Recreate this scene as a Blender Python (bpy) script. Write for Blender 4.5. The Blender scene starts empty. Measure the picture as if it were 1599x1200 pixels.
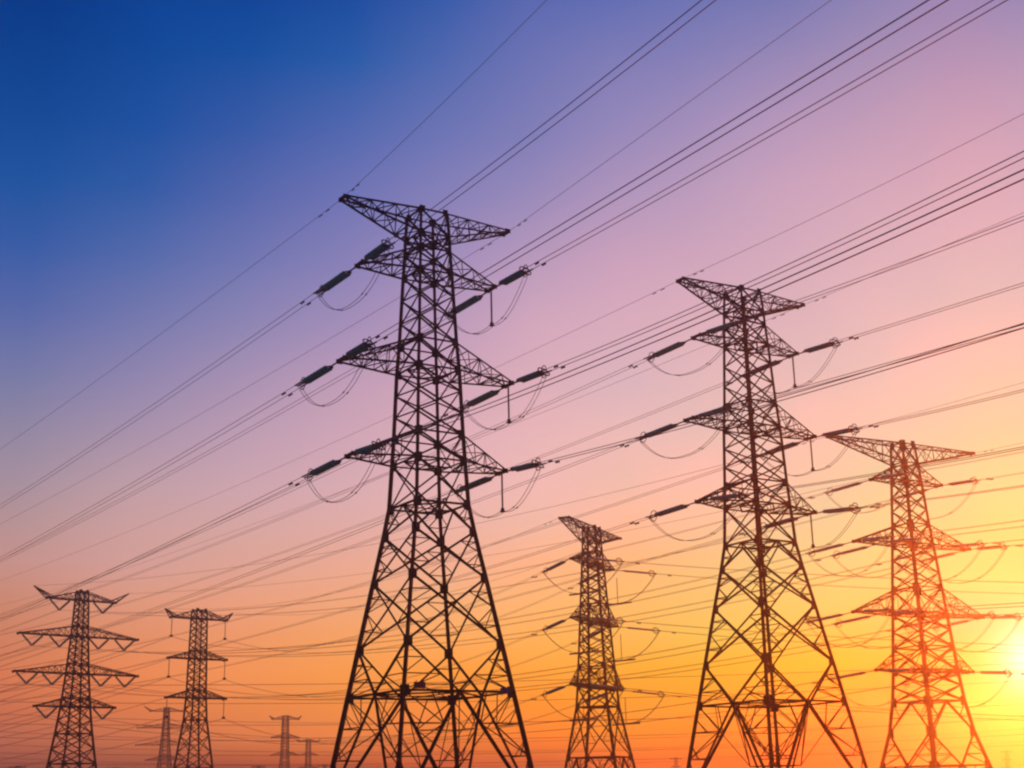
import bpy, math, random
from mathutils import Vector, Matrix
random.seed(7)
R = math.radians
SC = bpy.context.scene
COL = SC.collection

# ------------------------------------------------------------------ camera
cd = bpy.data.cameras.new('camera'); cam = bpy.data.objects.new('camera', cd); COL.objects.link(cam)
cam.matrix_world = Matrix.Translation((0, 0, 1.6)) @ Matrix.Rotation(R(90 + 16.187), 4, 'X') @ Matrix.Rotation(R(-1.267), 4, 'Z')
cd.sensor_width = 36; cd.lens = 50.0
cd.clip_start = .1; cd.clip_end = 20000
SC.camera = cam
SC.view_settings.view_transform = 'Standard'; SC.view_settings.look = 'None'
SC.view_settings.exposure = 0; SC.view_settings.gamma = 1
SC.cycles.pixel_filter_type = 'BLACKMAN_HARRIS'; SC.cycles.filter_width = 2.3
SC.cycles.volume_bounces = 1; SC.cycles.max_bounces = 6
SUN_AZ, SUN_EL = 19.64, 4.51

# ------------------------------------------------------------------ sky
# colour of the dusk sky by elevation (ramp) for several angles away from the sun's azimuth
SKY_AWAY = [0.0, 0.973, 2.924, 5.28, 7.708, 10.166, 13.133, 16.608, 20.589, 24.575, 29.064, 33.057, 37.451, 110.0]
SKY_EL = [0, 1.2, 2.4, 3.6, 4.8, 6, 7.5, 9, 10.5, 12, 14, 16, 18.5, 21, 23.5, 26, 29, 32, 36]
SKY = [
    [(0.5894, 0.0548, 0.0059), (0.5933, 0.0637, 0.006), (0.5962, 0.0835, 0.0137), (0.5947, 0.101, 0.035), (0.5947, 0.1072, 0.0525), (0.5947, 0.1064, 0.1449), (0.5947, 0.4284, 0.1557), (0.5947, 0.5526, 0.1846), (0.5948, 0.643, 0.2574), (0.5984, 0.6303, 0.314), (0.7581, 0.5973, 0.3898), (0.9379, 0.5566, 0.4425), (0.7726, 0.5086, 0.4848), (0.7554, 0.4443, 0.4901), (0.6866, 0.3896, 0.4826), (0.5526, 0.3271, 0.4705), (0.3686, 0.2548, 0.4524), (0.2837, 0.2337, 0.4549), (0.2515, 0.2267, 0.4568)],
    [(0.5894, 0.0511, 0.0061), (0.5929, 0.058, 0.0061), (0.5962, 0.0755, 0.011), (0.5948, 0.091, 0.0244), (0.5947, 0.0976, 0.0422), (0.5947, 0.177, 0.1678), (0.5947, 0.4875, 0.1663), (0.5946, 0.5474, 0.1953), (0.5947, 0.5912, 0.2743), (0.5998, 0.6111, 0.3311), (0.7546, 0.5751, 0.4118), (1.0, 0.5458, 0.465), (0.7385, 0.4921, 0.4918), (0.7341, 0.4409, 0.4992), (0.6453, 0.3812, 0.4884), (0.5329, 0.3312, 0.4787), (0.339, 0.2568, 0.462), (0.2111, 0.2042, 0.4514), (0.1959, 0.197, 0.4482)],
    [(0.5896, 0.0397, 0.0067), (0.5925, 0.0451, 0.0064), (0.5961, 0.06, 0.0073), (0.5949, 0.0731, 0.0107), (0.5947, 0.2794, 0.0182), (0.5947, 0.4026, 0.0946), (0.5947, 0.5267, 0.167), (0.5947, 0.6008, 0.2339), (0.5947, 0.5995, 0.2847), (0.6032, 0.5945, 0.354), (0.8653, 0.5675, 0.4327), (0.7709, 0.5292, 0.4808), (0.7631, 0.4824, 0.4992), (0.6941, 0.4296, 0.5034), (0.6294, 0.3807, 0.4968), (0.4908, 0.3203, 0.4858), (0.3102, 0.2498, 0.4668), (0.1444, 0.1769, 0.4446), (0.1401, 0.1778, 0.4471)],
    [(0.5882, 0.0335, 0.0072), (0.5913, 0.0373, 0.0067), (0.5966, 0.1096, 0.0062), (0.5951, 0.2883, 0.0073), (0.5947, 0.4385, 0.0124), (0.5946, 0.5087, 0.0946), (0.5948, 0.5817, 0.1738), (0.5953, 0.5972, 0.2519), (0.603, 0.5893, 0.3278), (0.748, 0.5676, 0.3898), (0.9656, 0.5477, 0.4475), (0.758, 0.5111, 0.4836), (0.705, 0.4587, 0.4999), (0.6529, 0.4121, 0.5091), (0.5987, 0.3711, 0.5089), (0.4621, 0.3133, 0.4976), (0.266, 0.2314, 0.4684), (0.1163, 0.1598, 0.4414), (0.1263, 0.1635, 0.4425)],
    [(0.5851, 0.0312, 0.0075), (0.589, 0.1009, 0.007), (0.5975, 0.2184, 0.0062), (0.5954, 0.3573, 0.0076), (0.5947, 0.4695, 0.0176), (0.5947, 0.5482, 0.0853), (0.5947, 0.5819, 0.1589), (0.6302, 0.5806, 0.2411), (0.822, 0.5698, 0.3406), (0.9163, 0.5508, 0.4163), (0.7583, 0.5321, 0.4564), (0.7853, 0.504, 0.488), (0.7026, 0.4403, 0.5029), (0.6265, 0.395, 0.5095), (0.5446, 0.3559, 0.5131), (0.4095, 0.2969, 0.503), (0.2411, 0.2218, 0.4719), (0.1134, 0.1549, 0.4452), (0.1095, 0.1517, 0.446)],
    [(0.5828, 0.0393, 0.0079), (0.5874, 0.1183, 0.0075), (0.6, 0.2273, 0.0066), (0.5966, 0.349, 0.0074), (0.595, 0.4393, 0.0166), (0.6192, 0.543, 0.091), (0.7498, 0.5483, 0.1568), (0.8642, 0.5403, 0.2315), (0.9106, 0.5442, 0.3465), (0.9883, 0.5312, 0.4268), (0.7766, 0.5173, 0.476), (0.7399, 0.4904, 0.5046), (0.7117, 0.4377, 0.5097), (0.6125, 0.3775, 0.5104), (0.4843, 0.3288, 0.511), (0.3508, 0.2721, 0.4985), (0.2128, 0.2077, 0.4741), (0.1075, 0.1515, 0.4495), (0.0983, 0.1495, 0.4505)],
    [(0.6793, 0.0579, 0.0207), (0.7267, 0.1237, 0.0153), (0.6305, 0.2576, 0.0074), (0.6686, 0.3429, 0.0077), (0.7826, 0.4232, 0.0242), (0.864, 0.4882, 0.0866), (0.9344, 0.5168, 0.1501), (0.9769, 0.4938, 0.2098), (1.0, 0.5082, 0.3255), (0.8488, 0.5194, 0.4221), (0.8219, 0.5071, 0.4827), (0.6947, 0.469, 0.5196), (0.6852, 0.4174, 0.5163), (0.595, 0.3639, 0.51), (0.4285, 0.3055, 0.5068), (0.2978, 0.2509, 0.4957), (0.1974, 0.1995, 0.4736), (0.0828, 0.1362, 0.4429), (0.0882, 0.1397, 0.4453)],
    [(0.4489, 0.0631, 0.0284), (0.5003, 0.0991, 0.0251), (1.0, 0.24, 0.0084), (0.937, 0.318, 0.0089), (0.9997, 0.3958, 0.0355), (1.0, 0.4615, 0.0897), (1.0, 0.4895, 0.1708), (1.0, 0.4797, 0.2489), (0.8796, 0.5045, 0.387), (0.8767, 0.507, 0.4649), (0.8013, 0.4762, 0.4927), (0.7182, 0.4392, 0.4988), (0.6512, 0.4, 0.5152), (0.4954, 0.3315, 0.5114), (0.3242, 0.2637, 0.4977), (0.2147, 0.2122, 0.4808), (0.148, 0.174, 0.4595), (0.0832, 0.1302, 0.429), (0.092, 0.1357, 0.4362)],
    [(0.5329, 0.0712, 0.0241), (0.5611, 0.0846, 0.0248), (0.8269, 0.2272, 0.0269), (1.0, 0.2948, 0.0254), (1.0, 0.359, 0.0364), (1.0, 0.4269, 0.1074), (0.9223, 0.4564, 0.1977), (0.8883, 0.4449, 0.2956), (0.8454, 0.4652, 0.3946), (0.7938, 0.4672, 0.4675), (0.7352, 0.438, 0.4921), (0.655, 0.3975, 0.4971), (0.5032, 0.3329, 0.505), (0.3627, 0.2768, 0.5043), (0.2422, 0.2236, 0.4883), (0.1505, 0.1812, 0.4685), (0.072, 0.1387, 0.4323), (0.023, 0.0942, 0.3899), (0.0226, 0.092, 0.3873)],
    [(0.3929, 0.063, 0.0203), (0.3958, 0.0636, 0.0202), (0.8802, 0.2464, 0.0508), (0.9164, 0.2958, 0.0439), (0.9786, 0.3526, 0.0659), (0.9522, 0.377, 0.1143), (0.9083, 0.4047, 0.198), (0.8392, 0.4164, 0.2984), (0.7588, 0.4249, 0.3871), (0.6979, 0.4239, 0.4561), (0.6334, 0.393, 0.4789), (0.5489, 0.3514, 0.4844), (0.369, 0.279, 0.4888), (0.2484, 0.2245, 0.4811), (0.162, 0.1799, 0.4645), (0.0861, 0.1429, 0.4411), (0.0161, 0.1038, 0.3935), (0.0045, 0.064, 0.3391), (0.0047, 0.0656, 0.3421)],
    [(0.2663, 0.0423, 0.02), (0.2668, 0.0415, 0.0253), (0.7557, 0.2059, 0.0591), (0.8719, 0.2582, 0.0586), (0.9614, 0.3143, 0.0887), (0.9007, 0.3269, 0.1265), (0.8546, 0.3631, 0.209), (0.7392, 0.3851, 0.304), (0.6747, 0.3928, 0.3746), (0.6125, 0.388, 0.4339), (0.5127, 0.3461, 0.4566), (0.3999, 0.2945, 0.4554), (0.2573, 0.2367, 0.4606), (0.1547, 0.1829, 0.4491), (0.0871, 0.1351, 0.4175), (0.0353, 0.1035, 0.3879), (0.0042, 0.0792, 0.3494), (0.0, 0.0499, 0.3002), (0.0, 0.0526, 0.3067)],
    [(0.2237, 0.0505, 0.0344), (0.2243, 0.0542, 0.038), (0.6116, 0.1668, 0.0654), (0.8002, 0.2135, 0.0604), (0.887, 0.2604, 0.0825), (0.8117, 0.2839, 0.1237), (0.7513, 0.3275, 0.2045), (0.6716, 0.3573, 0.3215), (0.6164, 0.3616, 0.3541), (0.5311, 0.3516, 0.3952), (0.3974, 0.296, 0.418), (0.2866, 0.2466, 0.4342), (0.1717, 0.1926, 0.4309), (0.0822, 0.1447, 0.414), (0.0273, 0.1061, 0.3838), (0.0082, 0.0825, 0.3563), (0.0017, 0.0654, 0.3219), (0.0, 0.0496, 0.2879), (0.0, 0.0523, 0.297)],
    [(0.1958, 0.047, 0.0355), (0.1958, 0.047, 0.0355), (0.4872, 0.1351, 0.0705), (0.6562, 0.1726, 0.0697), (0.7334, 0.2053, 0.0802), (0.6604, 0.2266, 0.1107), (0.6273, 0.2569, 0.1643), (0.576, 0.2974, 0.2644), (0.4721, 0.299, 0.3109), (0.3757, 0.2851, 0.351), (0.2782, 0.2462, 0.3719), (0.1816, 0.1996, 0.3905), (0.0919, 0.1414, 0.3985), (0.0331, 0.1068, 0.3808), (0.0083, 0.0876, 0.3486), (0.0028, 0.0661, 0.3094), (0.0006, 0.0479, 0.2617), (0.0, 0.0319, 0.2275), (0.0, 0.0339, 0.2368)],
    [(0.0979, 0.0306, 0.0266), (0.0979, 0.0306, 0.0266), (0.2436, 0.0878, 0.0529), (0.3281, 0.1122, 0.0523), (0.3667, 0.1334, 0.0601), (0.3302, 0.1473, 0.083), (0.3136, 0.167, 0.1232), (0.288, 0.1933, 0.1983), (0.2361, 0.1943, 0.2332), (0.1878, 0.1853, 0.2632), (0.1391, 0.16, 0.2789), (0.0908, 0.1297, 0.2929), (0.0459, 0.0919, 0.2989), (0.0165, 0.0694, 0.2856), (0.0042, 0.0569, 0.2615), (0.0014, 0.043, 0.2321), (0.0003, 0.0311, 0.1963), (0.0, 0.0207, 0.1706), (0.0, 0.022, 0.1776)]
]
def build_world():
    w = bpy.data.worlds.new('World'); SC.world = w; w.use_nodes = True
    nt = w.node_tree; N = nt.nodes; L = nt.links
    for n in list(N): N.remove(n)
    def math_(op, a, b=None, c=None, clamp=False):
        n = N.new('ShaderNodeMath'); n.operation = op; n.use_clamp = clamp
        for i, v in enumerate((a, b, c)):
            if v is None: continue
            if isinstance(v, (int, float)): n.inputs[i].default_value = v
            else: L.new(v, n.inputs[i])
        return n.outputs[0]
    out = N.new('ShaderNodeOutputWorld'); bg = N.new('ShaderNodeBackground')
    tc = N.new('ShaderNodeTexCoord'); sp = N.new('ShaderNodeSeparateXYZ'); L.new(tc.outputs['Generated'], sp.inputs[0])
    el = math_('MULTIPLY', math_('ARCSINE', sp.outputs[2]), 180 / math.pi)
    az = math_('MULTIPLY', math_('ARCTAN2', sp.outputs[0], sp.outputs[1]), 180 / math.pi)
    d = math_('ABSOLUTE', math_('SUBTRACT', az, SUN_AZ))
    away = math_('MINIMUM', d, math_('SUBTRACT', 360, d))
    # soften the fold at the sun's own azimuth
    away = math_('SUBTRACT', math_('SQRT', math_('ADD', math_('MULTIPLY', away, away), 4.0)), 2.0)
    fac = math_('DIVIDE', el, 36.0, clamp=True)
    prev = None
    for k, a in enumerate(SKY_AWAY):
        r = N.new('ShaderNodeValToRGB'); r.color_ramp.interpolation = 'LINEAR'
        cr = r.color_ramp
        while len(cr.elements) > 1: cr.elements.remove(cr.elements[0])
        for i, e in enumerate(SKY_EL):
            if i == 0: q = cr.elements[0]; q.position = e / 36
            else: q = cr.elements.new(e / 36)
            q.color = (*SKY[k][i], 1)
        L.new(fac, r.inputs[0])
        if prev is None: prev = r.outputs[0]
        else:
            mr = N.new('ShaderNodeMapRange'); mr.clamp = True
            mr.inputs['From Min'].default_value = SKY_AWAY[k - 1]; mr.inputs['From Max'].default_value = a
            L.new(away, mr.inputs['Value'])
            mx = N.new('ShaderNodeMix'); mx.data_type = 'RGBA'
            L.new(mr.outputs[0], mx.inputs[0]); L.new(prev, mx.inputs[6]); L.new(r.outputs[0], mx.inputs[7])
            prev = mx.outputs[2]
    # aureole of the low sun
    sd = (math.sin(R(SUN_AZ)) * math.cos(R(SUN_EL)), math.cos(R(SUN_AZ)) * math.cos(R(SUN_EL)), math.sin(R(SUN_EL)))
    dp = N.new('ShaderNodeVectorMath'); dp.operation = 'DOT_PRODUCT'
    nv = N.new('ShaderNodeVectorMath'); nv.operation = 'NORMALIZE'; L.new(tc.outputs['Generated'], nv.inputs[0])
    L.new(nv.outputs[0], dp.inputs[0]); dp.inputs[1].default_value = sd
    ang = math_('MULTIPLY', math_('ARCCOSINE', math_('MINIMUM', dp.outputs['Value'], 1.0)), 180 / math.pi)
    for s, c in GLOW:
        g = math_('EXPONENT', math_('MULTIPLY', math_('POWER', math_('DIVIDE', ang, s), 2.0 if s < 2 else 1.3), -1))
        m = N.new('ShaderNodeVectorMath'); m.operation = 'SCALE'; m.inputs[0].default_value = c; L.new(g, m.inputs[3])
        ad = N.new('ShaderNodeVectorMath'); ad.operation = 'ADD'; L.new(prev, ad.inputs[0]); L.new(m.outputs[0], ad.inputs[1])
        prev = ad.outputs[0]
    L.new(prev, bg.inputs[0]); bg.inputs[1].default_value = 1.0
    L.new(bg.outputs[0], out.inputs[0])
GLOW = [(1.1, (.3, .6, .9)), (3.0, (.2, .45, .14))]
build_world()

# ------------------------------------------------------------------ sun
sl = bpy.data.lights.new('sun', 'SUN'); sl.energy = 2.3; sl.angle = R(.53); sl.color = (1, .112, .008)
so = bpy.data.objects.new('sun', sl); COL.objects.link(so)
so.rotation_euler = (R(90 - SUN_EL), 0, R(180 - SUN_AZ))

# ------------------------------------------------------------------ materials
def mat(name, col, rough=.6, metal=0, noise=0, nscale=3., spec=.4, trans=0):
    m = bpy.data.materials.new(name); m.use_nodes = True; nt = m.node_tree; b = nt.nodes['Principled BSDF']
    b.inputs['Roughness'].default_value = rough; b.inputs['Metallic'].default_value = metal
    b.inputs['Specular IOR Level'].default_value = spec; b.inputs['Base Color'].default_value = (*col, 1)
    if trans: b.inputs['Transmission Weight'].default_value = trans
    if noise:
        t = nt.nodes.new('ShaderNodeTexCoord'); n = nt.nodes.new('ShaderNodeTexNoise'); n.inputs['Scale'].default_value = nscale
        n.inputs['Detail'].default_value = 5
        r = nt.nodes.new('ShaderNodeValToRGB'); r.color_ramp.elements[0].position = .3; r.color_ramp.elements[1].position = .7
        r.color_ramp.elements[0].color = (*[c * (1 - noise) for c in col], 1); r.color_ramp.elements[1].color = (*[min(1, c * (1 + noise)) for c in col], 1)
        nt.links.new(t.outputs['Object'], n.inputs['Vector']); nt.links.new(n.outputs[0], r.inputs[0]); nt.links.new(r.outputs[0], b.inputs['Base Color'])
    return m
STEEL = mat('weathered_steel', (.032, .03, .031), .8, .0, .35, 1.5, .1)
ALU = mat('dull_aluminium', (.09, .085, .085), .6, .0, .2, 8, .3)
GLASS = mat('green_glass_discs', (.008, .55, .38), .55, 0, .2, 6, .2, .1)
POLY = mat('dark_polymer', (.05, .03, .03), .5, 0, .2, 6)
CONC = mat('concrete', (.3, .29, .27), .9, 0, .25, 4)
REDP = mat('red_enamel', (.18, .02, .03), .45, 0, .2, 5)
BLUEP = mat('navy_enamel', (.02, .035, .16), .45, 0, .2, 5)
WHITEP = mat('white_enamel', (.6, .6, .6), .5)

# ------------------------------------------------------------------ mesh helpers
class MB:
    def __init__(s): s.v = []; s.f = []
    def prism(s, a, b, prof, up=None):
        a = Vector(a); b = Vector(b); d = b - a
        if d.length < 1e-6: return
        d.normalize(); up = Vector(up) if up else (Vector((0, 0, 1)) if abs(d.z) < .9 else Vector((0, 1, 0)))
        x = d.cross(up)
        if x.length < 1e-4: x = d.cross(Vector((1, .3, 0)))
        x.normalize(); y = x.cross(d); n = len(prof); i0 = len(s.v)
        for p in (a, b):
            for (u, w) in prof: s.v.append(tuple(p + x * u + y * w))
        for i in range(n):
            j = (i + 1) % n; s.f.append((i0 + i, i0 + j, i0 + n + j, i0 + n + i))
        s.f.append(tuple(i0 + i for i in reversed(range(n)))); s.f.append(tuple(i0 + n + i for i in range(n)))
    def angle(s, a, b, w, up=None, t=None):            # rolled L section
        t = t or w * .32; h = w * .5
        s.prism(a, b, [(-h, -h), (h, -h), (h, -h + t), (-h + t, -h + t), (-h + t, h), (-h, h)], up)
    def bar(s, a, b, w, h=None, up=None):
        h = h or w; s.prism(a, b, [(-w / 2, -h / 2), (w / 2, -h / 2), (w / 2, h / 2), (-w / 2, h / 2)], up)
    def tube(s, pts, r, n=5, close=False):
        pts = [Vector(p) for p in pts]; m = len(pts); i0 = len(s.v)
        for k, p in enumerate(pts):
            if close: d = pts[(k + 1) % m] - pts[k - 1]
            else: d = pts[min(k + 1, m - 1)] - pts[max(k - 1, 0)]
            d.normalize(); up = Vector((0, 0, 1)) if abs(d.z) < .95 else Vector((1, 0, 0))
            x = d.cross(up).normalized(); y = x.cross(d)
            rr = r[k] if isinstance(r, (list, tuple)) else r
            for q in range(n):
                t = 2 * math.pi * q / n; s.v.append(tuple(p + (x * math.cos(t) + y * math.sin(t)) * rr))
        for k in range(m if close else m - 1):
            for q in range(n):
                a = i0 + k * n + q; b = i0 + k * n + (q + 1) % n; c = i0 + ((k + 1) % m) * n
                s.f.append((a, b, c + (q + 1) % n, c + q))
        if not close:
            s.f.append(tuple(i0 + q for q in reversed(range(n)))); s.f.append(tuple(i0 + (m - 1) * n + q for q in range(n)))
    def discs(s, a, b, nd, R1, R0, n=10):              # string of cap-and-pin discs from a to b
        a = Vector(a); b = Vector(b); pts = []; rr = []
        for k in range(nd):
            for f, r in ((.02, R0), (.3, R0 * 1.3), (.42, R1), (.62, R1 * .96), (.7, R0)):
                pts.append(a.lerp(b, (k + f) / nd)); rr.append(r)
        s.tube(pts, rr, n)
    def build(s, name, m, parent=None, smooth=False):
        me = bpy.data.meshes.new(name); me.from_pydata(s.v, [], s.f); me.materials.append(m); me.update()
        if smooth:
            for p in me.polygons: p.use_smooth = True
        o = bpy.data.objects.new(name, me); COL.objects.link(o)
        if parent: o.parent = parent
        return o
def tag(o, label=None, cat=None, group=None, kind=None):
    if label: o['label'] = label
    if cat: o['category'] = cat
    if group: o['group'] = group
    if kind: o['kind'] = kind
def empty(name, loc, rz=0):
    o = bpy.data.objects.new(name, None); COL.objects.link(o); o.location = loc; o.rotation_euler = (0, 0, rz); o.empty_display_size = .3
    return o
def copy_tree(o, parent=None):
    c = o.copy(); COL.objects.link(c); c.parent = parent
    for ch in list(o.children): copy_tree(ch, c)
    return c
def frame_xy(pos, psi, u, v, z):                       # tower frame -> world (u along crossarms, v along the line towards the camera)
    return Vector((pos[0] + u * math.cos(psi) + v * math.sin(psi), pos[1] + u * math.sin(psi) - v * math.cos(psi), z))

# ------------------------------------------------------------------ ground
g = MB(); GX, GY0, GY1 = 478, -253, 788      # the field ends 0.12 degrees below the true horizon
n = 24
for i in range(n + 1):
    for j in range(n + 1):
        x = -GX + 2 * GX * i / n; y = GY0 + (GY1 - GY0) * j / n; g.v.append((x, y, 0))
for i in range(n):
    for j in range(n):
        a = i * (n + 1) + j; g.f.append((a, a + n + 1, a + n + 2, a + 1))
gm = mat('dry_field', (.09, .085, .05), .95, 0, .5, .05)
go = g.build('ground', gm); tag(go, kind='structure')

# ------------------------------------------------------------------ lattice pylons (local frame: x = crossarm axis, y = away from the viewer)
SG = ((-1, -1), (1, -1), (1, 1), (-1, 1))
def lerp(a, b, t): return Vector(a).lerp(Vector(b), t)
def lattice(spec, root, detail=1.0):
    Z = spec['z']; W = spec['w']; T = spec.get('t', 1.0)
    lev = list(zip(Z, W))
    def node(s, k): z, w = lev[k]; return Vector((s[0] * w, s[1] * w, z))
    nl = len(lev)
    # legs
    for s in SG:
        m = MB()
        for k in range(nl - 1):
            th = (.2 + .11 * (1 - Z[k] / Z[0])) * T
            m.angle(node(s, k), node(s, k + 1), th, up=(s[0], s[1], 0))
        if detail >= .5:
            for k in range(nl - 1):
                p = node(s, k); q = (.28 + .1 * (1 - Z[k] / Z[0])) * T
                m.bar(p + Vector((-s[0] * q * .5, 0, -q)), p + Vector((-s[0] * q * .5, 0, q)), q * 1.5, .03, up=(0, 1, 0))
                m.bar(p + Vector((0, -s[1] * q * .5, -q)), p + Vector((0, -s[1] * q * .5, q)), .03, q * 1.5, up=(0, 1, 0))
        p = node(s, nl - 1)
        lg = m.build('leg', STEEL, root)
        f = MB(); f.bar(p + Vector((0, 0, -.25)), p + Vector((0, 0, .35)), .9, .9); f.build('footing', CONC, lg)
    # body bracing, one mesh
    m = MB()
    D = spec.get('d', .112) * T; Sx = D * .62
    up_wide = W[-1]
    for fi in range(4):
        sa, sb = SG[fi], SG[(fi + 1) % 4]
        fn = Vector(((sa[0] + sb[0]) / 2, (sa[1] + sb[1]) / 2, 0))
        for k in range(nl - 1):
            typ = spec['p'][k]; B0, B1 = node(sa, k), node(sb, k); A0, A1 = node(sa, k + 1), node(sb, k + 1)
            big = (B0 - B1).length; dd = D * (1.0 if big < 4 else 1.25)
            def P(t, s): return lerp(lerp(B0, A0, t), lerp(B1, A1, t), s)      # t down, s across
            if spec['h'][k]: m.angle(B0, B1, dd, fn)
            if typ[0] == 'X':
                nX = int(typ[1:] or 1)
                for i in range(nX):
                    t0, t1 = i / nX, (i + 1) / nX
                    m.angle(P(t0, 0), P(t1, 1), dd, fn); m.angle(P(t0, 1) - fn * .05, P(t1, 0) - fn * .05, dd, fn)
            if typ[0] == 'R':                                                   # big X with redundant members
                m.angle(B0, A1, dd, fn); m.angle(B1 - fn * .06, A0 - fn * .06, dd, fn)
                w0 = (B1 - B0).length; w1 = (A1 - A0).length; tc = w0 / (w0 + w1)
                C = P(tc, .5)
                for (b, a) in ((B0, A0), (B1, A1)):
                    M = lerp(b, a, tc); q1 = lerp(b, C, .5); q2 = lerp(a, C, .5)
                    m.angle(lerp(b, a, tc * .5), q1, Sx, fn); m.angle(lerp(b, a, tc + (1 - tc) * .5), q2, Sx, fn)
                    m.angle(M, q1, Sx, fn); m.angle(M, q2, Sx, fn); 
            if typ[0] == 'A':                                                   # apex at middle of the upper belt
                M = P(0, .5); m.angle(M, A0, dd, fn); m.angle(M, A1, dd, fn)
                for (b, a) in ((B0, A0), (B1, A1)): m.angle(lerp(b, a, .5), lerp(M, a, .5), Sx, fn); m.angle(b, lerp(M, a, .5), Sx, fn)
            if typ[0] == 'V':                                                   # meets at the middle of the lower belt
                M = P(1, .5); m.angle(M, B0, dd, fn); m.angle(M, B1, dd, fn)
                for (b, a) in ((B0, A0), (B1, A1)):
                    q = [lerp(b, M, t) for t in (.33, .66)]; l = [lerp(b, a, t) for t in (.33, .66)]
                    m.angle(l[0], q[0], Sx, fn); m.angle(l[1], q[0], Sx, fn); m.angle(l[1], q[1], Sx, fn); m.angle(a, q[1], Sx, fn)
            if typ[0] == 'B':                                                   # splayed base
                M = P(0, .5); m.angle(M, A0, dd * 1.35, fn); m.angle(M, A1, dd * 1.35, fn)
                for (b, a) in ((B0, A0), (B1, A1)):
                    nn = 4; q = [lerp(M, a, t / nn) for t in range(1, nn)]; l = [lerp(b, a, t / nn) for t in range(1, nn)]
                    for i in range(nn - 1):
                        m.angle(l[i], q[i], Sx * 1.1, fn)
                        m.angle(([b] + l)[i], q[i], Sx, fn) if i % 2 == 0 else m.angle(l[i], q[i - 1], Sx, fn)
                        mid = lerp(l[i], q[i], .5); m.angle(mid, lerp(([b] + l)[i], l[i], .5), Sx * .8, fn)
                    m.angle(lerp(b, M, .5), q[0], Sx, fn)
    for k in spec.get('plan', ()):                                              # plan bracing inside belts
        mids = [lerp(node(SG[i], k), node(SG[(i + 1) % 4], k), .5) - Vector((0, 0, .05)) for i in range(4)]
        for i in range(4): m.angle(mids[i], mids[(i + 1) % 4], D, (0, 0, 1))
        m.angle(mids[0], mids[2], Sx, (0, 0, 1)); m.angle(mids[1] - Vector((0, 0, .06)), mids[3] - Vector((0, 0, .06)), Sx, (0, 0, 1))
    if spec.get('knee'):                                                        # inner knee frames under the belt
        k = spec['knee']; z, w = lev[k]; zf = z * .35
        for i in range(4):
            a = lerp(node(SG[i], k), node(SG[(i + 1) % 4], k), .5)
            c = node(SG[i], k) * .0 + Vector((0, 0, 0))
            for j in (i, (i + 1) % 4):
                b = Vector((SG[j][0] * w * .34, SG[j][1] * w * .34, z * .42)); m.angle(a, b, Sx, (0, 0, 1))
                m.angle(node(SG[j], k), b, Sx, (0, 0, 1))
            b0 = Vector((SG[i][0] * w * .34, SG[i][1] * w * .34, z * .42)); j = (i + 1) % 4
            b1 = Vector((SG[j][0] * w * .34, SG[j][1] * w * .34, z * .42)); m.angle(b0, b1, Sx * 1.2, (0, 0, 1))
    for (p, q) in spec.get('extra', ()): m.angle(p, q, Sx)
    m.build('bracing', STEEL, root)
    # crossarms
    for (zb, zt, a, b, nd, kind) in spec['arms']:
        def wat(z):
            for k in range(nl - 1):
                if Z[k + 1] <= z <= Z[k]:
                    t = (Z[k] - z) / (Z[k] - Z[k + 1]); return W[k] + (W[k + 1] - W[k]) * t
            return W[0] if z > Z[0] else W[-1]
        for s in (-1, 1):
            c = MB(); A = spec.get('a', .105) * T; wb, wt = wat(zb), wat(zt)
            zi = zb if kind != 'top' else zt
            tip = [Vector((s * a, v * b, zi)) for v in (-1, 1)]
            lo = [Vector((s * wb, v * wb, zb)) for v in (-1, 1)]; hi = [Vector((s * wt, v * wt, zt)) for v in (-1, 1)]
            if kind == 'trap':                                                  # upper chord stays high then falls to the tip
                tip = [Vector((s * a, v * b, zb)) for v in (-1, 1)]
            for v in (0, 1):
                c.angle(lo[v], tip[v], A * 1.15, (0, 0, 1)); c.angle(hi[v], tip[v] + Vector((0, 0, .06)), A * 1.1, (0, 0, 1))
            c.bar(tip[0], tip[1], A * 1.6, A * 2.2); 
            for v in (0, 1): c.bar(tip[v] - Vector((s * .35, 0, 0)), tip[v] + Vector((s * .12, 0, 0)), .05, A * 3.2)
            sm = A * .6
            for i in range(nd):
                t0, t1 = i / nd, (i + 1) / nd
                L0 = [lerp(lo[v], tip[v], t0) for v in (0, 1)]; L1 = [lerp(lo[v], tip[v], t1) for v in (0, 1)]
                H0 = [lerp(hi[v], tip[v], t0) for v in (0, 1)]; H1 = [lerp(hi[v], tip[v], t1) for v in (0, 1)]
                if i > 0: c.angle(L0[0], L0[1], sm); c.angle(H0[0], H0[1], sm)
                c.angle(L0[i % 2], L1[1 - i % 2], sm); c.angle(H0[i % 2], H1[1 - i % 2], sm)
                for v in (0, 1):
                    if i > 0: c.angle(L0[v], H0[v], sm)
                    if i < nd - 1: c.angle(H0[v], L1[v], sm) if i % 2 == 0 else c.angle(L0[v], H1[v], sm)
            c.build('crossarm', STEEL, root)
            if kind.startswith('horn'):
                hr = MB(); base = Vector((s * a, 0, zb)); e = Vector((s * (a + spec['horn'][0]), 0, zb + spec['horn'][1]))
                for v in (-1, 1): hr.angle(base + Vector((-s * 1.2, v * b, .25)), e, A); hr.angle(base + Vector((0, v * b, 0)), e, A)
                for t in (.3, .6):
                    hr.angle(lerp(base + Vector((-s * 1.2, b, .25)), e, t), lerp(base + Vector((0, -b, 0)), e, t), sm)
                    hr.angle(lerp(base + Vector((-s * 1.2, -b, .25)), e, t), lerp(base + Vector((0, b, 0)), e, t), sm)
                hr.build('earth_wire_horn', STEEL, root)
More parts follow.
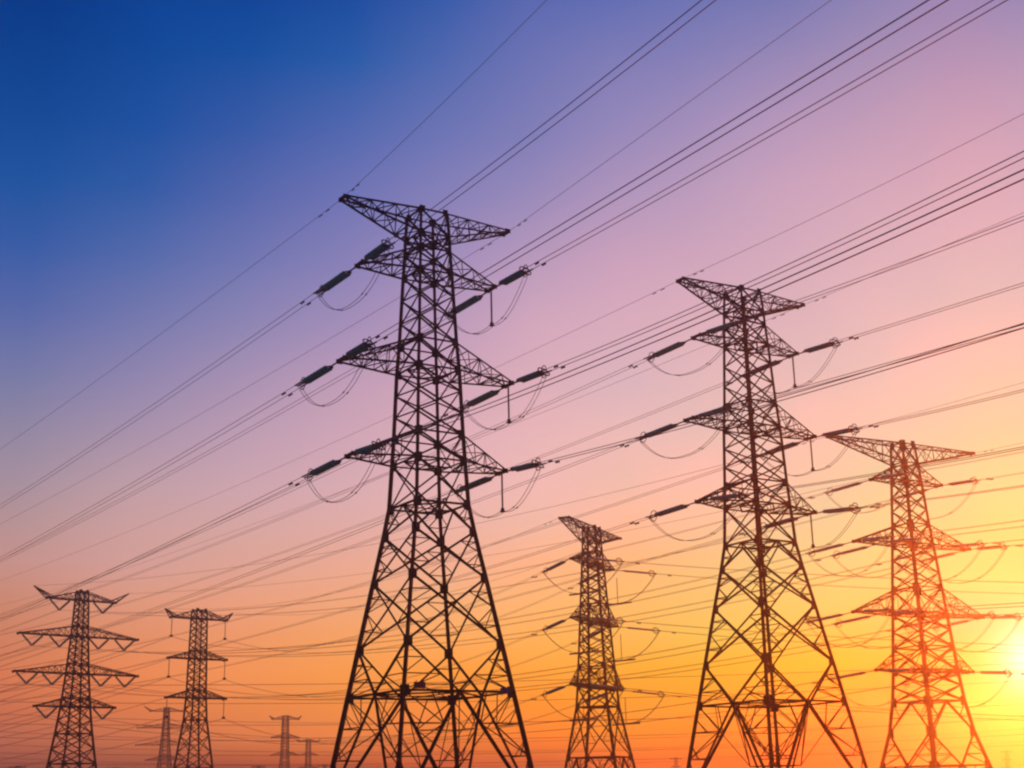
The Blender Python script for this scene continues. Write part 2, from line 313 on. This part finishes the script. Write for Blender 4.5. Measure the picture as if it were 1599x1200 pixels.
    if spec.get('peak'):
        m = MB(); zt, w = lev[0]
        for s in SG: m.angle((s[0] * w, s[1] * w, zt), (s[0] * w * .45, s[1] * w * .2, zt + spec['peak']), .09 * T)
        m.bar((-w * .45, 0, zt + spec['peak']), (w * .45, 0, zt + spec['peak']), .12)
        m.build('peak', STEEL, root)
    return root
def make_pylon(pos, psi, spec, label, group=None, detail=1.0):
    root = empty('pylon', (pos[0], pos[1], 0), psi)
    tag(root, label, 'pylon', group)
    lattice(spec, root, detail); return root
# tower frame v axis is local -y
PA = dict(z=[44.04, 42.15, 40.95, 39.15, 33.75, 31.65, 26.75, 24.78, 21.6, 19.6, 16.3, 11.7, 8.45, 0],
          w=[1.11, 1.22, 1.25, 1.34, 1.56, 1.69, 1.85, 1.94, 2.09, 2.38, 2.93, 3.68, 4.2, 5.55],
          p=['X', 'X', 'X', 'X3', 'X', 'X3', 'X', 'X', 'A', 'R', 'R', 'V', 'B'],
          h=[1, 1, 1, 1, 1, 1, 1, 1, 1, 0, 0, 0, 1], plan=(1, 3, 5, 7, 8, 12), knee=12,
          arms=[(42.15, 44.04, 7.03, .42, 6, 'top'), (39.15, 40.95, 5.62, .56, 4, 'arm'), (31.65, 33.75, 6.98, .56, 5, 'arm'), (24.78, 26.75, 6.26, .56, 4, 'arm')])
T1P, T1A = (-6.157, 100.0), .5565
T2P, T2A = (20.587, 119.0), .5721
p1 = make_pylon(T1P, T1A, PA, 'tallest dark lattice pylon left of centre with two small plates on its lower belt', 'large lattice tension pylons')
p2 = empty('pylon', (T2P[0], T2P[1], 0), T2A)
for ch in list(p1.children): copy_tree(ch, p2)
tag(p2, 'second largest lattice pylon right of centre, dark at the top and brown-orange below', 'pylon', 'large lattice tension pylons')
def sign(parent, p, w, h, m, ang):
    b = MB(); c, s = math.cos(ang), math.sin(ang)
    b.bar(Vector(p) - Vector((c * w / 2, s * w / 2, 0)), Vector(p) + Vector((c * w / 2, s * w / 2, 0)), .03, h, (0, 0, 1))
    o = b.build('sign_plate', m, parent)
    for e in (-1, 1): f = MB(); f.bar(Vector(p) + Vector((c * w * .3 * e, s * w * .3 * e, -h * .5 - .15)), Vector(p) + Vector((c * w * .3 * e, s * w * .3 * e, h * .5 + .12)), .04); f.build('clamp', ALU, o)
    return o
#T1SIGNS#
w12 = 4.2
sign(p1, (-3.05, -w12 - .12, 8.75), .85, .42, REDP, 0)['label'] = 'dark red plate on the belt'
sign(p1, (3.45, -w12 - .12, 8.5), .7, .38, BLUEP, 0)['label'] = 'navy plate on the belt'

PC = dict(z=[40.83, 38.5, 36.31, 31.16, 28.82, 23.72, 20.76, 17.0, 14.38, 10.95, 7.55, 3.9, 0],
          w=[.95, 1.08, 1.2, 1.47, 1.62, 1.95, 2.12, 2.35, 2.5, 2.78, 3.25, 4.12, 5.1],
          p=['X', 'X', 'X3', 'X', 'X3', 'X', 'X2', 'X', 'X2', 'A', 'V', 'B'],
          h=[1, 1, 1, 1, 1, 1, 1, 1, 1, 1, 0, 1, 0], plan=(2, 4, 6, 8, 9, 11), t=1.4, a=.085, d=.09,
          arms=[(38.5, 40.83, 11.3, .3, 7, 'top'), (36.31, 38.3, 5.2, .5, 3, 'arm'), (28.82, 31.16, 8.6, .5, 6, 'arm'), (20.76, 23.72, 9.6, .5, 6, 'arm'), (14.38, 16.6, 7.0, .5, 4, 'arm')])
T3P, T3A = (46.35, 165.0), .49
p3 = make_pylon(T3P, T3A, PC, 'orange-glowing lattice pylon with five tiers of crossarms beside the setting sun')
PD = dict(z=[37.98, 36.2, 34.6, 32.9, 27.2, 24.8, 18.6, 15.9, 13.2, 6.5, 0],
          w=[.98, 1.03, 1.1, 1.2, 1.5, 1.62, 1.95, 2.1, 2.28, 3.4, 4.5],
          p=['X', 'X', 'X', 'X4', 'X', 'X4', 'X', 'X', 'R', 'B'], h=[1, 1, 1, 1, 1, 1, 1, 1, 1, 1], plan=(3, 5, 7, 8, 9), t=1.15, a=.1,
          arms=[(35.9, 37.98, 9.9, .75, 7, 'top'), (32.9, 34.6, 6.5, .75, 5, 'arm'), (24.8, 27.2, 7.1, .75, 5, 'arm'), (15.9, 18.6, 7.9, .75, 5, 'arm')])
T4P, T4A = (10.83, 200.0), R(65)
p4 = make_pylon(T4P, T4A, PD, 'small dark lattice pylon between the two large ones with drooping jumper loops')
PL = dict(z=[43.6, 41.9, 36.6, 34.6, 29.1, 27.2, 22.4, 20.7, 15.5, 9.75, 4.5, 0],
          w=[.9, 1.0, 1.18, 1.25, 1.55, 1.66, 2.0, 2.12, 2.65, 3.35, 4.1, 4.8],
          p=['X', 'X4', 'X', 'X4', 'X', 'X3', 'X', 'X2', 'X2', 'X', 'B'], h=[1] * 11, t=1.45, a=.11, horn=(3.0, 2.2), plan=(1, 3, 5, 7),
          arms=[(41.9, 43.6, 7.4, .6, 6, 'horn'), (34.6, 36.6, 12.8, .6, 9, 'arm'), (27.2, 29.1, 13.2, .6, 9, 'arm'), (20.7, 22.4, 8.5, .6, 6, 'arm')])
TLP, TLA = (-88.58, 290.0), R(42.7)
pL = make_pylon(TLP, TLA, PL, 'wide-armed pylon at the lower left with rows of hanging V-shaped insulators')
PM = dict(z=[40.6, 38.9, 32.2, 30.6, 24.2, 22.6, 18.2, 8.6, 0],
          w=[1.1, 1.22, 1.32, 1.36, 1.45, 1.5, 1.72, 2.85, 3.9],
          p=['X', 'X5', 'X', 'X4', 'X', 'X2', 'X3', 'B'], h=[1] * 8, t=1.4, a=.12, horn=(1.5, 1.7), plan=(1, 3, 5),
          arms=[(38.9, 40.6, 6.4, .7, 5, 'horn'), (30.6, 32.2, 6.6, .7, 5, 'arm'), (22.6, 24.2, 6.7, .7, 5, 'arm')])
TMP, TMA = (-66.74, 300.0), R(40.2)
pM = make_pylon(TMP, TMA, PM, 'slim three-armed pylon second from the left with single hanging insulators')
far = [((-158.7, 655.1), .5, 'faint far pylon just behind the left side of the slim three-armed pylon', PL, 1),
       ((-110.0, 685.8), .45, 'faint far pylon left of the tallest pylon, the taller of the close pair', PM, 1),
       ((-109.0, 755.0), .4, 'faint far pylon left of the tallest pylon, the lower of the close pair', PM, .8)]
tiny = [((-218.0, 637), .5, 'tiny distant pylon tip at the bottom left, left of the V-insulator pylon'),
        ((-191.7, 697), .4, 'tiny distant pylon tip between the two small pylons at the lower left'),
        ((-129.5, 728), .5, 'tiny distant pylon tip right of the slim three-armed pylon'),
        ((-97.5, 732), .4, 'tiny distant pylon tip beside the left foot of the tallest pylon'),
        ((79, 747), .5, 'tiny distant pylon tip between the small central pylon and the large right one'),
        ((250, 757), .4, 'tiny distant pylon tip at the bottom right corner beyond the orange pylon')]
proto = None
for pos, a, lab, sp, sc in far:
    q = make_pylon(pos, a, dict(sp, t=1.6, plan=()), lab, 'distant pylons', .4); q.scale = (sc,) * 3
for pos, a, lab in tiny:
    if proto is None:
        proto = make_pylon(pos, a, dict(PM, t=2.2, plan=()), lab, 'distant pylons', .4); proto.scale = (.47,) * 3
    else:
        c = copy_tree(proto); c.location = (pos[0], pos[1], 0); c.rotation_euler.z = a; c['label'] = lab

# ------------------------------------------------------------------ insulators and conductors
def curve(P0, h, m, k, s): return Vector((P0.x + h[0] * s, P0.y + h[1] * s, P0.z + m * s + k * s * s))
def string_assembly(f, name, label, group, twin=.42, bundle=.55, s0=1.35, s1=4.9, s2=6.1, nd=20, kind='tension'):
    """f(s, lat, dz) -> point on the hanging curve; s metres from the arm tip"""
    root = empty(name, f(0, 0, 0)); tag(root, label, 'insulator', group); off = -f(0, 0, 0)
    def g(s, lat=0, dz=0): return f(s, lat, dz) + off
    h = MB()
    h.bar(g(0), g(s0 * .6), .09); h.bar(g(s0 * .6), g(s0 * .78), .16, .05)
    h.bar(g(s0 * .85, -twin / 2 - .05), g(s0 * .85, twin / 2 + .05), .16, .07)
    h.bar(g(s0 * .6), g(s0 * .85, -twin / 2), .06); h.bar(g(s0 * .6), g(s0 * .85, twin / 2), .06)
    for e in (-1, 1): h.bar(g(s0 * .85, e * twin / 2), g(s0, e * twin / 2), .06)
    h.build('link_yoke', ALU, root); h = MB()
    for e in (-1, 1): h.bar(g(s1, e * twin / 2), g(s1 + .2, e * twin / 2), .06)
    h.bar(g(s1 + .2, -bundle / 2 - .05), g(s1 + .2, bundle / 2 + .05), .16, .07)
    for e in (-1, 1): h.bar(g(s1 + .2, e * bundle / 2), g(s2, e * bundle / 2), .085)
    h.build('clamp_yoke', ALU, root)
    for e in (-1, 1):
        d = MB(); d.discs(g(s0, e * twin / 2), g(s1, e * twin / 2), nd, .165, .07); d.build('disc_string', GLASS, root)
    r = MB(); cs = s1 + .45
    r.tube([g(cs + .46 * math.cos(t), .4 * math.sin(t) * 1.0, .4 * math.sin(t) * .6) for t in [i * math.pi / 9 for i in range(18)]], .045, 6, True)
    r.tube([g(cs + .42 * math.cos(t), 0, .46 * math.sin(t)) for t in [i * math.pi / 9 for i in range(18)]], .035, 6, True)
    r.build('arcing_ring', ALU, root)
    return root
def make_f(P0, h, m, k):
    lat = Vector((h[1], -h[0], 0))
    def f(s, l=0, dz=0): return curve(P0, h, m, k, s) + lat * l + Vector((0, 0, dz))
    return f
def conductor(f, s0, s1, name, label, group, bundle=.55, rad=.017, damp=True, n=46, nspc=0, off2=0):
    root = empty(name, f(s0)); tag(root, label, 'power line', group); o = -f(s0)
    for e in ((-1, 1) if bundle else (0,)):
        w = MB(); w.tube([f(s0 + (s1 - s0) * (i / n) ** 1.25, e * bundle / 2) + o for i in range(n + 1)], rad, 6); w.build('wire', ALU, root, True)
        if damp:
            for sd in (1.9, ) + ((3.0,) if not bundle else ()):
                q = f(s0 + sd, e * bundle / 2) + o; q2 = f(s0 + sd + .1, e * bundle / 2) + o; dr = (q2 - q).normalized()
                d = MB(); dn = Vector((0, 0, -.11))
                d.bar(q, q + dn, .04, .04)
                d.tube([q + dn - dr * .24, q + dn + dr * .24], .02, 5)
                wl, wr = (.075, .075) if bundle else (.06, .045)
                for g_ in (-1, 1): d.tube([q + dn + dr * .17 * g_ - dr * wl, q + dn + dr * .17 * g_ + dr * wl], wr, 7)
                d.build('vibration_damper', ALU, root)
    if nspc:
        for j in range(nspc):
            s = s0 + (s1 - s0) * (j + .7) / nspc; d = MB(); d.bar(f(s, -bundle / 2) + o, f(s, bundle / 2) + o, .06); d.build('spacer', ALU, root)
    return root
def bez(a, c, b, n=18):
    return [a * (1 - t) ** 2 + c * 2 * t * (1 - t) + b * t * t for t in [i / n for i in range(n + 1)]]
def jumper(E1, E2, drop, lat, label, group, name='jumper_loop', via=None, rad=.021, sep=.3, bar=0):
    root = empty(name, E1); tag(root, label, 'jumper cable', group); o = -E1
    for e in (-1, 1):
        l = lat * sep * .5 * e
        if via is None:
            # U-shaped loop
            pts = []
            for i in range(25):
                t = i / 24; q = E1.lerp(E2, t); q = q + Vector((0, 0, -drop * (1 - abs(2 * t - 1) ** 2.3))); pts.append(q + l + o)
        else:
            pts = []
            for (a, b, sg) in ((E1, via, 0), (via, E2, 1)):
                for i in range(13):
                    t = i / 12; q = a.lerp(b, t); lo = -(1.0) * math.sin(math.pi * t) * (1 if True else 0)
                    tt = t if sg == 0 else 1 - t
                    q = Vector((q.x, q.y, a.z + (b.z - a.z) * t)); 
                    zz = E1.z if sg == 0 else E2.z
                    q.z = zz + (via.z - zz) * (1 - (1 - tt) ** 2.4) - .45 * math.sin(math.pi * min(1, tt * 1.0)) * tt
                    if sg == 1 and i == 0: continue
                    pts.append(q + l + o)
        w = MB(); w.tube(pts, rad, 6); w.build('wire', ALU, root, True)
        for t in (8, 16): m = MB(); q = pts[t]; d = (pts[t + 1] - pts[t - 1]).normalized(); m.tube([q - d * .1, q + d * .1], .05, 6); m.build('clamp', ALU, root)
    if bar:
        m = MB(); a = E1.lerp(E2, .5 - bar / 2) + o; b = E1.lerp(E2, .5 + bar / 2) + o; dz = Vector((0, 0, -drop - .05)); m.bar(a + dz, b + dz, .2, .2); m.build('jumper_bar', ALU, root)
        m = MB(); c = E1.lerp(E2, .5) + o
        m.discs(c + Vector((0, 0, .1)), c + dz + Vector((0, 0, .1)), 18, .09, .03, 8); m.build('support_string', POLY, root)
    return root
def tpoint(P, psi, u, v, z): return frame_xy(P, psi, u, v, z)
PH_F, PH_N = R(35.66), R(24.83)
HF = (-math.sin(PH_F), math.cos(PH_F)); HN = (math.sin(PH_N), -math.cos(PH_N))
MF, KF, MFE, KFE = -.04585, .00018, -.02736, .00014
MN, KN, MNE, KNE = -.12127, .00046, -.07744, .00017
NEARW = {(0, -1): (-.09861, .0005), (0, 1): (-.06346, 0), (1, -1): (-.11927, .00042), (1, 1): (-.10531, .00017), (2, -1): (-.09894, .00006),
         (2, 1): (-.11174, .00062), (3, -1): (-.12379, .00053), (3, 1): (-.11627, .00042)}        # slope and sag of each span towards the camera
tiers = ['upper', 'middle', 'lower']
def line_ab(P, psi, who, spec, gname):
    arms = spec['arms']
    for s in (-1, 1):
        sd = 'left' if s < 0 else 'right'
        for i in (1, 2, 3):
            zb, a, b = arms[i][0], arms[i][2], arms[i][3]; tr = tiers[i - 1]
            E = []
            for sg, h, m, k, way, S in ((-1, HF, MF, KF, 'left', 330), (1, HN, MN, KN, 'overhead right', 215)):
                if sg > 0: m, k = NEARW[(i, s)]
                f = make_f(tpoint(P, psi, s * a, sg * b, zb - .05), h, m, k)
                string_assembly(f, 'insulator_string', f'glass insulator string pulling {way} from the {tr} {sd} arm of the {who}', gname + ' insulator strings')
                conductor(f, 6.0, S, 'conductor_pair', f'pair of conductors running {way} from the {tr} {sd} arm of the {who}', gname + ' conductors', rad=.024 if sg > 0 else .02)
                E.append(f(5.9))
            lat = Vector((math.cos(psi), math.sin(psi), 0))
            if s > 0:
                tip = tpoint(P, psi, s * a, -b * .2, zb)
                r = empty('jumper_post', tip); tag(r, f'thin post insulator hanging from the {tr} right arm tip of the {who}', 'insulator', gname + ' jumper posts')
                m_ = MB(); m_.discs((0, 0, -.15), (0, 0, -2.75), 24, .085, .05, 8); m_.build('rod', POLY, r)
                m_ = MB(); m_.tube([(0, 0, -2.7), (0, 0, -3.0)], .14, 8); m_.bar((-.2, 0, -2.95), (.2, 0, -2.95), .1); m_.bar((0, 0, 0), (0, 0, -.2), .08); m_.build('clamp', ALU, r)
                jumper(E[0], E[1], 0, lat, f'post-held jumper loop under the {tr} right arm of the {who}', gname + ' jumper loops', via=tip + Vector((0, 0, -2.95)))
            else:
                jumper(E[0], E[1], 2.75, lat, f'free jumper loop drooping under the {tr} left arm of the {who}', gname + ' jumper loops')
        zb, a, b = arms[0][1], arms[0][2], arms[0][3]
        for sg, h, m, k, way, S in ((-1, HF, MFE, KFE, 'left', 330), (1, HN, MNE, KNE, 'overhead right', 215)):
            if sg > 0: m, k = NEARW[(0, s)]
            f = make_f(tpoint(P, psi, s * a, sg * b, zb), h, m, k)
            conductor(f, 0, S, 'earth_wire', f'thin earth wire running {way} from the top {sd} tip of the {who}', gname + ' earth wires', bundle=0, rad=.016)
line_ab(T1P, T1A, 'tallest pylon', PA, 'tallest pylon')
line_ab(T2P, T2A, 'second largest pylon', PA, 'second largest pylon')

def span(A, B, sag):
    """parabola between two points as f(s, lat, dz) with s in metres along it"""
    A = Vector(A); B = Vector(B); d = B - A; Lh = math.hypot(d.x, d.y); h = (d.x / Lh, d.y / Lh)
    m = d.z / Lh - 4 * sag / Lh; k = 4 * sag / Lh ** 2
    return make_f(A, h, m, k), Lh
# V strings / I strings on the two suspension pylons
VPOS = {0: [4.7], 1: [4.2, 9.9], 2: [5.2, 10.5], 3: [6.0]}
apex = {}
nm = ['top', 'second', 'third', 'lowest']
pos_word = {1: [''], 2: ['inner ', 'outer ']}
proto = None
for i, us in VPOS.items():
    zb = PL['arms'][i][0]
    for s in (-1, 1):
        for j, u in enumerate(us):
            c = tpoint(TLP, TLA, s * u, 0, zb); lab = f'{pos_word[len(us)][j]}V-shaped insulator under the {nm[i]} crossarm, {"left" if s < 0 else "right"} side of the wide-armed pylon'
            if proto is None:
                r = empty('v_insulator', c, TLA)
                for e in (-1, 1):
                    m_ = MB(); m_.discs((e * 2.1, 0, -.25), (e * .15, 0, -2.1), 14, .25, .13, 8); m_.build('disc_string', GLASS, r)
                m_ = MB(); m_.bar((-.35, 0, -2.2), (.35, 0, -2.2), .12, .25); m_.build('yoke', ALU, r)
                m_ = MB()
                for e in (-1, 1): m_.bar((e * 2.25, 0, 0), (e * 2.1, 0, -.25), .08)
                m_.build('hanger', ALU, r); proto = r
            else: r = copy_tree(proto); r.location = c
            tag(r, lab, 'insulator', 'V-shaped insulators on the lower left pylon')
            apex[(i, s, j)] = c + Vector((0, 0, -2.25))
proto = None; apM = {}
for i in (0, 1, 2):
    zb, a = PM['arms'][i][0], PM['arms'][i][2]
    for s in (-1, 1):
        c = tpoint(TMP, TMA, s * (a - .2), 0, zb); lab = f'single insulator string hanging from the {["top", "middle", "lowest"][i]} {"left" if s < 0 else "right"} arm of the slim pylon'
        if proto is None:
            r = empty('suspension_insulator', c, TMA)
            m_ = MB(); m_.discs((0, 0, -.2), (0, 0, -3.7), 22, .12, .05, 8); m_.build('disc_string', POLY, r)
            m_ = MB(); m_.bar((-.32, 0, -3.85), (.32, 0, -3.85), .22, .4); m_.build('yoke', ALU, r); proto = r
        else: r = copy_tree(proto); r.location = c
        tag(r, lab, 'insulator', 'suspension insulators on the slim pylon'); apM[(i, s)] = c + Vector((0, 0, -4.0))
# orange pylon (tension) towards the V-insulator pylon and on to the right
lat3 = Vector((math.cos(T3A), math.sin(T3A), 0))
n3 = ['', 'first', 'second', 'third', 'fourth']
for i in (1, 2, 3, 4):
    zb, a, b = PC['arms'][i][0], PC['arms'][i][2], PC['arms'][i][3]
    us = [a] if i in (1, 4) else [a, a * .55]
    for s in (-1, 1):
        for j, u in enumerate(us):
            sd = 'left' if s < 0 else 'right'; w = '' if len(us) == 1 else ['outer ', 'inner '][j]
            P0 = tpoint(T3P, T3A, s * u, -b * (1 if j == 0 else 1.6), zb - .05); tgt = apex[(i - 1, s, 0 if len(us) == 1 else 1 - j)]
            f, Lh = span(P0, tgt, 5.5)
            string_assembly(f, 'insulator_string', f'{w}insulator string pulling left from the {n3[i]} {sd} arm of the orange pylon', 'insulator strings on the orange pylon', nd=18)
            conductor(f, 6.0, Lh, 'conductor_pair', f'{w}wire pair running left from the {n3[i]} {sd} arm of the orange pylon', 'wires between the orange and wide-armed pylons', rad=.021, damp=True)
            h = HN; P1 = tpoint(T3P, T3A, s * u, b * (1 if j == 0 else 1.6), zb - .05); f2 = make_f(P1, HN, -.1, .0004)
            string_assembly(f2, 'insulator_string', f'{w}insulator string pulling right from the {n3[i]} {sd} arm of the orange pylon', 'insulator strings on the orange pylon', nd=18)
            conductor(f2, 6.0, 200, 'conductor_pair', f'{w}wire pair leaving right from the {n3[i]} {sd} arm of the orange pylon', 'wires right of the orange pylon', rad=.019)
            jumper(f(5.9), f2(5.9), 3.4, lat3, f'{w}jumper loop under the {n3[i]} {sd} arm of the orange pylon', 'jumper loops on the orange pylon')
            # beyond the V pylon
            A = apex[(i - 1, s, 0 if len(us) == 1 else 1 - j)]
            B = A + Vector((-math.sin(R(50)) * 300, math.cos(R(50)) * 300, 0))
            f4, L4 = span(A, B, 9)
            conductor(f4, 0, L4, 'conductor_pair', f'{w}wire pair leaving left from the {nm[i-1]} {sd} arm of the wide-armed pylon', 'wires left of the wide-armed pylon', rad=.024, damp=False)
for s in (-1, 1):
    sd = 'left' if s < 0 else 'right'
    A = tpoint(T3P, T3A, s * 11.3, -.3, 40.83); B = tpoint(TLP, TLA, s * 10.3, 0, 44.1)
    f, Lh = span(A, B, 3.5); conductor(f, 0, Lh, 'earth_wire', f'thin top wire running left from the {sd} tip of the orange pylon', 'earth wires of the orange pylon', bundle=0, rad=.022)
    f = make_f(tpoint(T3P, T3A, s * 11.3, .3, 40.83), HN, -.07, .0002); conductor(f, 0, 200, 'earth_wire', f'thin top wire leaving right from the {sd} tip of the orange pylon', 'earth wires of the orange pylon', bundle=0, rad=.018)
# small central pylon: far span to the slim pylon, near span off to the right
lat4 = Vector((math.cos(T4A), math.sin(T4A), 0))
HR = (math.sin(R(80)), -math.cos(R(80)))
for i in (1, 2, 3):
    zb, a, b = PD['arms'][i][0], PD['arms'][i][2], PD['arms'][i][3]
    for s in (-1, 1):
        sd = 'near left' if s < 0 else 'far right'; tr = tiers[i - 1]
        P0 = tpoint(T4P, T4A, s * a, -b, zb - .05); f, Lh = span(P0, apM[(i - 1, s)], 6.5)
        string_assembly(f, 'insulator_string', f'insulator string pulling left from the {tr} {sd} arm of the small central pylon', 'insulator strings on the small central pylon', nd=18)
        conductor(f, 6.0, Lh, 'conductor_pair', f'wire pair running left from the {tr} {sd} arm of the small central pylon', 'wires between the small central and slim pylons', rad=.021)
        P1 = tpoint(T4P, T4A, s * a, b, zb - .05); f2 = make_f(P1, HR, -.14, .0006)
        string_assembly(f2, 'insulator_string', f'insulator string pulling right from the {tr} {sd} arm of the small central pylon', 'insulator strings on the small central pylon', nd=18)
        conductor(f2, 6.0, 200, 'conductor_pair', f'wire pair leaving right from the {tr} {sd} arm of the small central pylon', 'wires right of the small central pylon', rad=.019)
        jumper(f(5.9), f2(5.9), 3.6, lat4, f'jumper loop with bar under the {tr} {sd} arm of the small central pylon', 'jumper loops on the small central pylon', bar=.35, rad=.028)
        A = apM[(i - 1, s)]; B = A + Vector((-math.sin(R(44)) * 300, math.cos(R(44)) * 300, 0)); f4, L4 = span(A, B, 8)
        conductor(f4, 0, L4, 'conductor_pair', f'wire pair leaving left from the {tr} {"left" if s < 0 else "right"} arm of the slim pylon', 'wires left of the slim pylon', rad=.024, damp=False)
for s in (-1, 1):
    A = tpoint(T4P, T4A, s * 9.9, -.7, 37.98); B = tpoint(TMP, TMA, s * 7.9, 0, 40.6); f, Lh = span(A, B, 4)
    conductor(f, 0, Lh, 'earth_wire', f'top wire running left from the {"near" if s < 0 else "far"} tip of the small central pylon', 'earth wires of the small central pylon', bundle=0, rad=.022)
# distant lines crossing low behind everything
k_ = 0
for (y0, y1, rows) in ((430, 400, ((41, 6), (37.5, 8), (30.5, 7), (28, 9), (23, 8), (19.5, 7))), (620, 640, ((43, 9), (36, 10), (30, 8), (25, 9)))):
    for z, sag in rows:
        f, Lh = span((-260, y0, z), (250, y1, z - 3), sag); k_ += 1
        conductor(f, 0, Lh, 'conductor_pair', 'faint distant wires crossing low behind the pylons', 'distant wires crossing behind the pylons', rad=.05 * y0 / 430, bundle=.6, damp=False, n=40)

# ------------------------------------------------------------------ haze
hz = MB()
X0, X1, Y0, Y1, Z0, Z1 = -480, 480, -255, 790, -1.0, 46.0
HAZE_D = .00042
hz.v = [(x, y, z) for z in (Z0, Z1) for (x, y) in ((X0, Y0), (X1, Y0), (X1, Y1), (X0, Y1))]
hz.f = [(3, 2, 1, 0), (4, 5, 6, 7), (0, 1, 5, 4), (1, 2, 6, 5), (2, 3, 7, 6), (3, 0, 4, 7)]
hm = bpy.data.materials.new('dusk_haze'); hm.use_nodes = True; nt = hm.node_tree
for n_ in list(nt.nodes): nt.nodes.remove(n_)
o_ = nt.nodes.new('ShaderNodeOutputMaterial'); v_ = nt.nodes.new('ShaderNodeVolumePrincipled')
v_.inputs['Color'].default_value = (.95, .93, .92, 1); v_.inputs['Density'].default_value = HAZE_D; v_.inputs['Anisotropy'].default_value = .9
nt.links.new(v_.outputs[0], o_.inputs['Volume'])
ho = hz.build('haze', hm); tag(ho, kind='stuff')
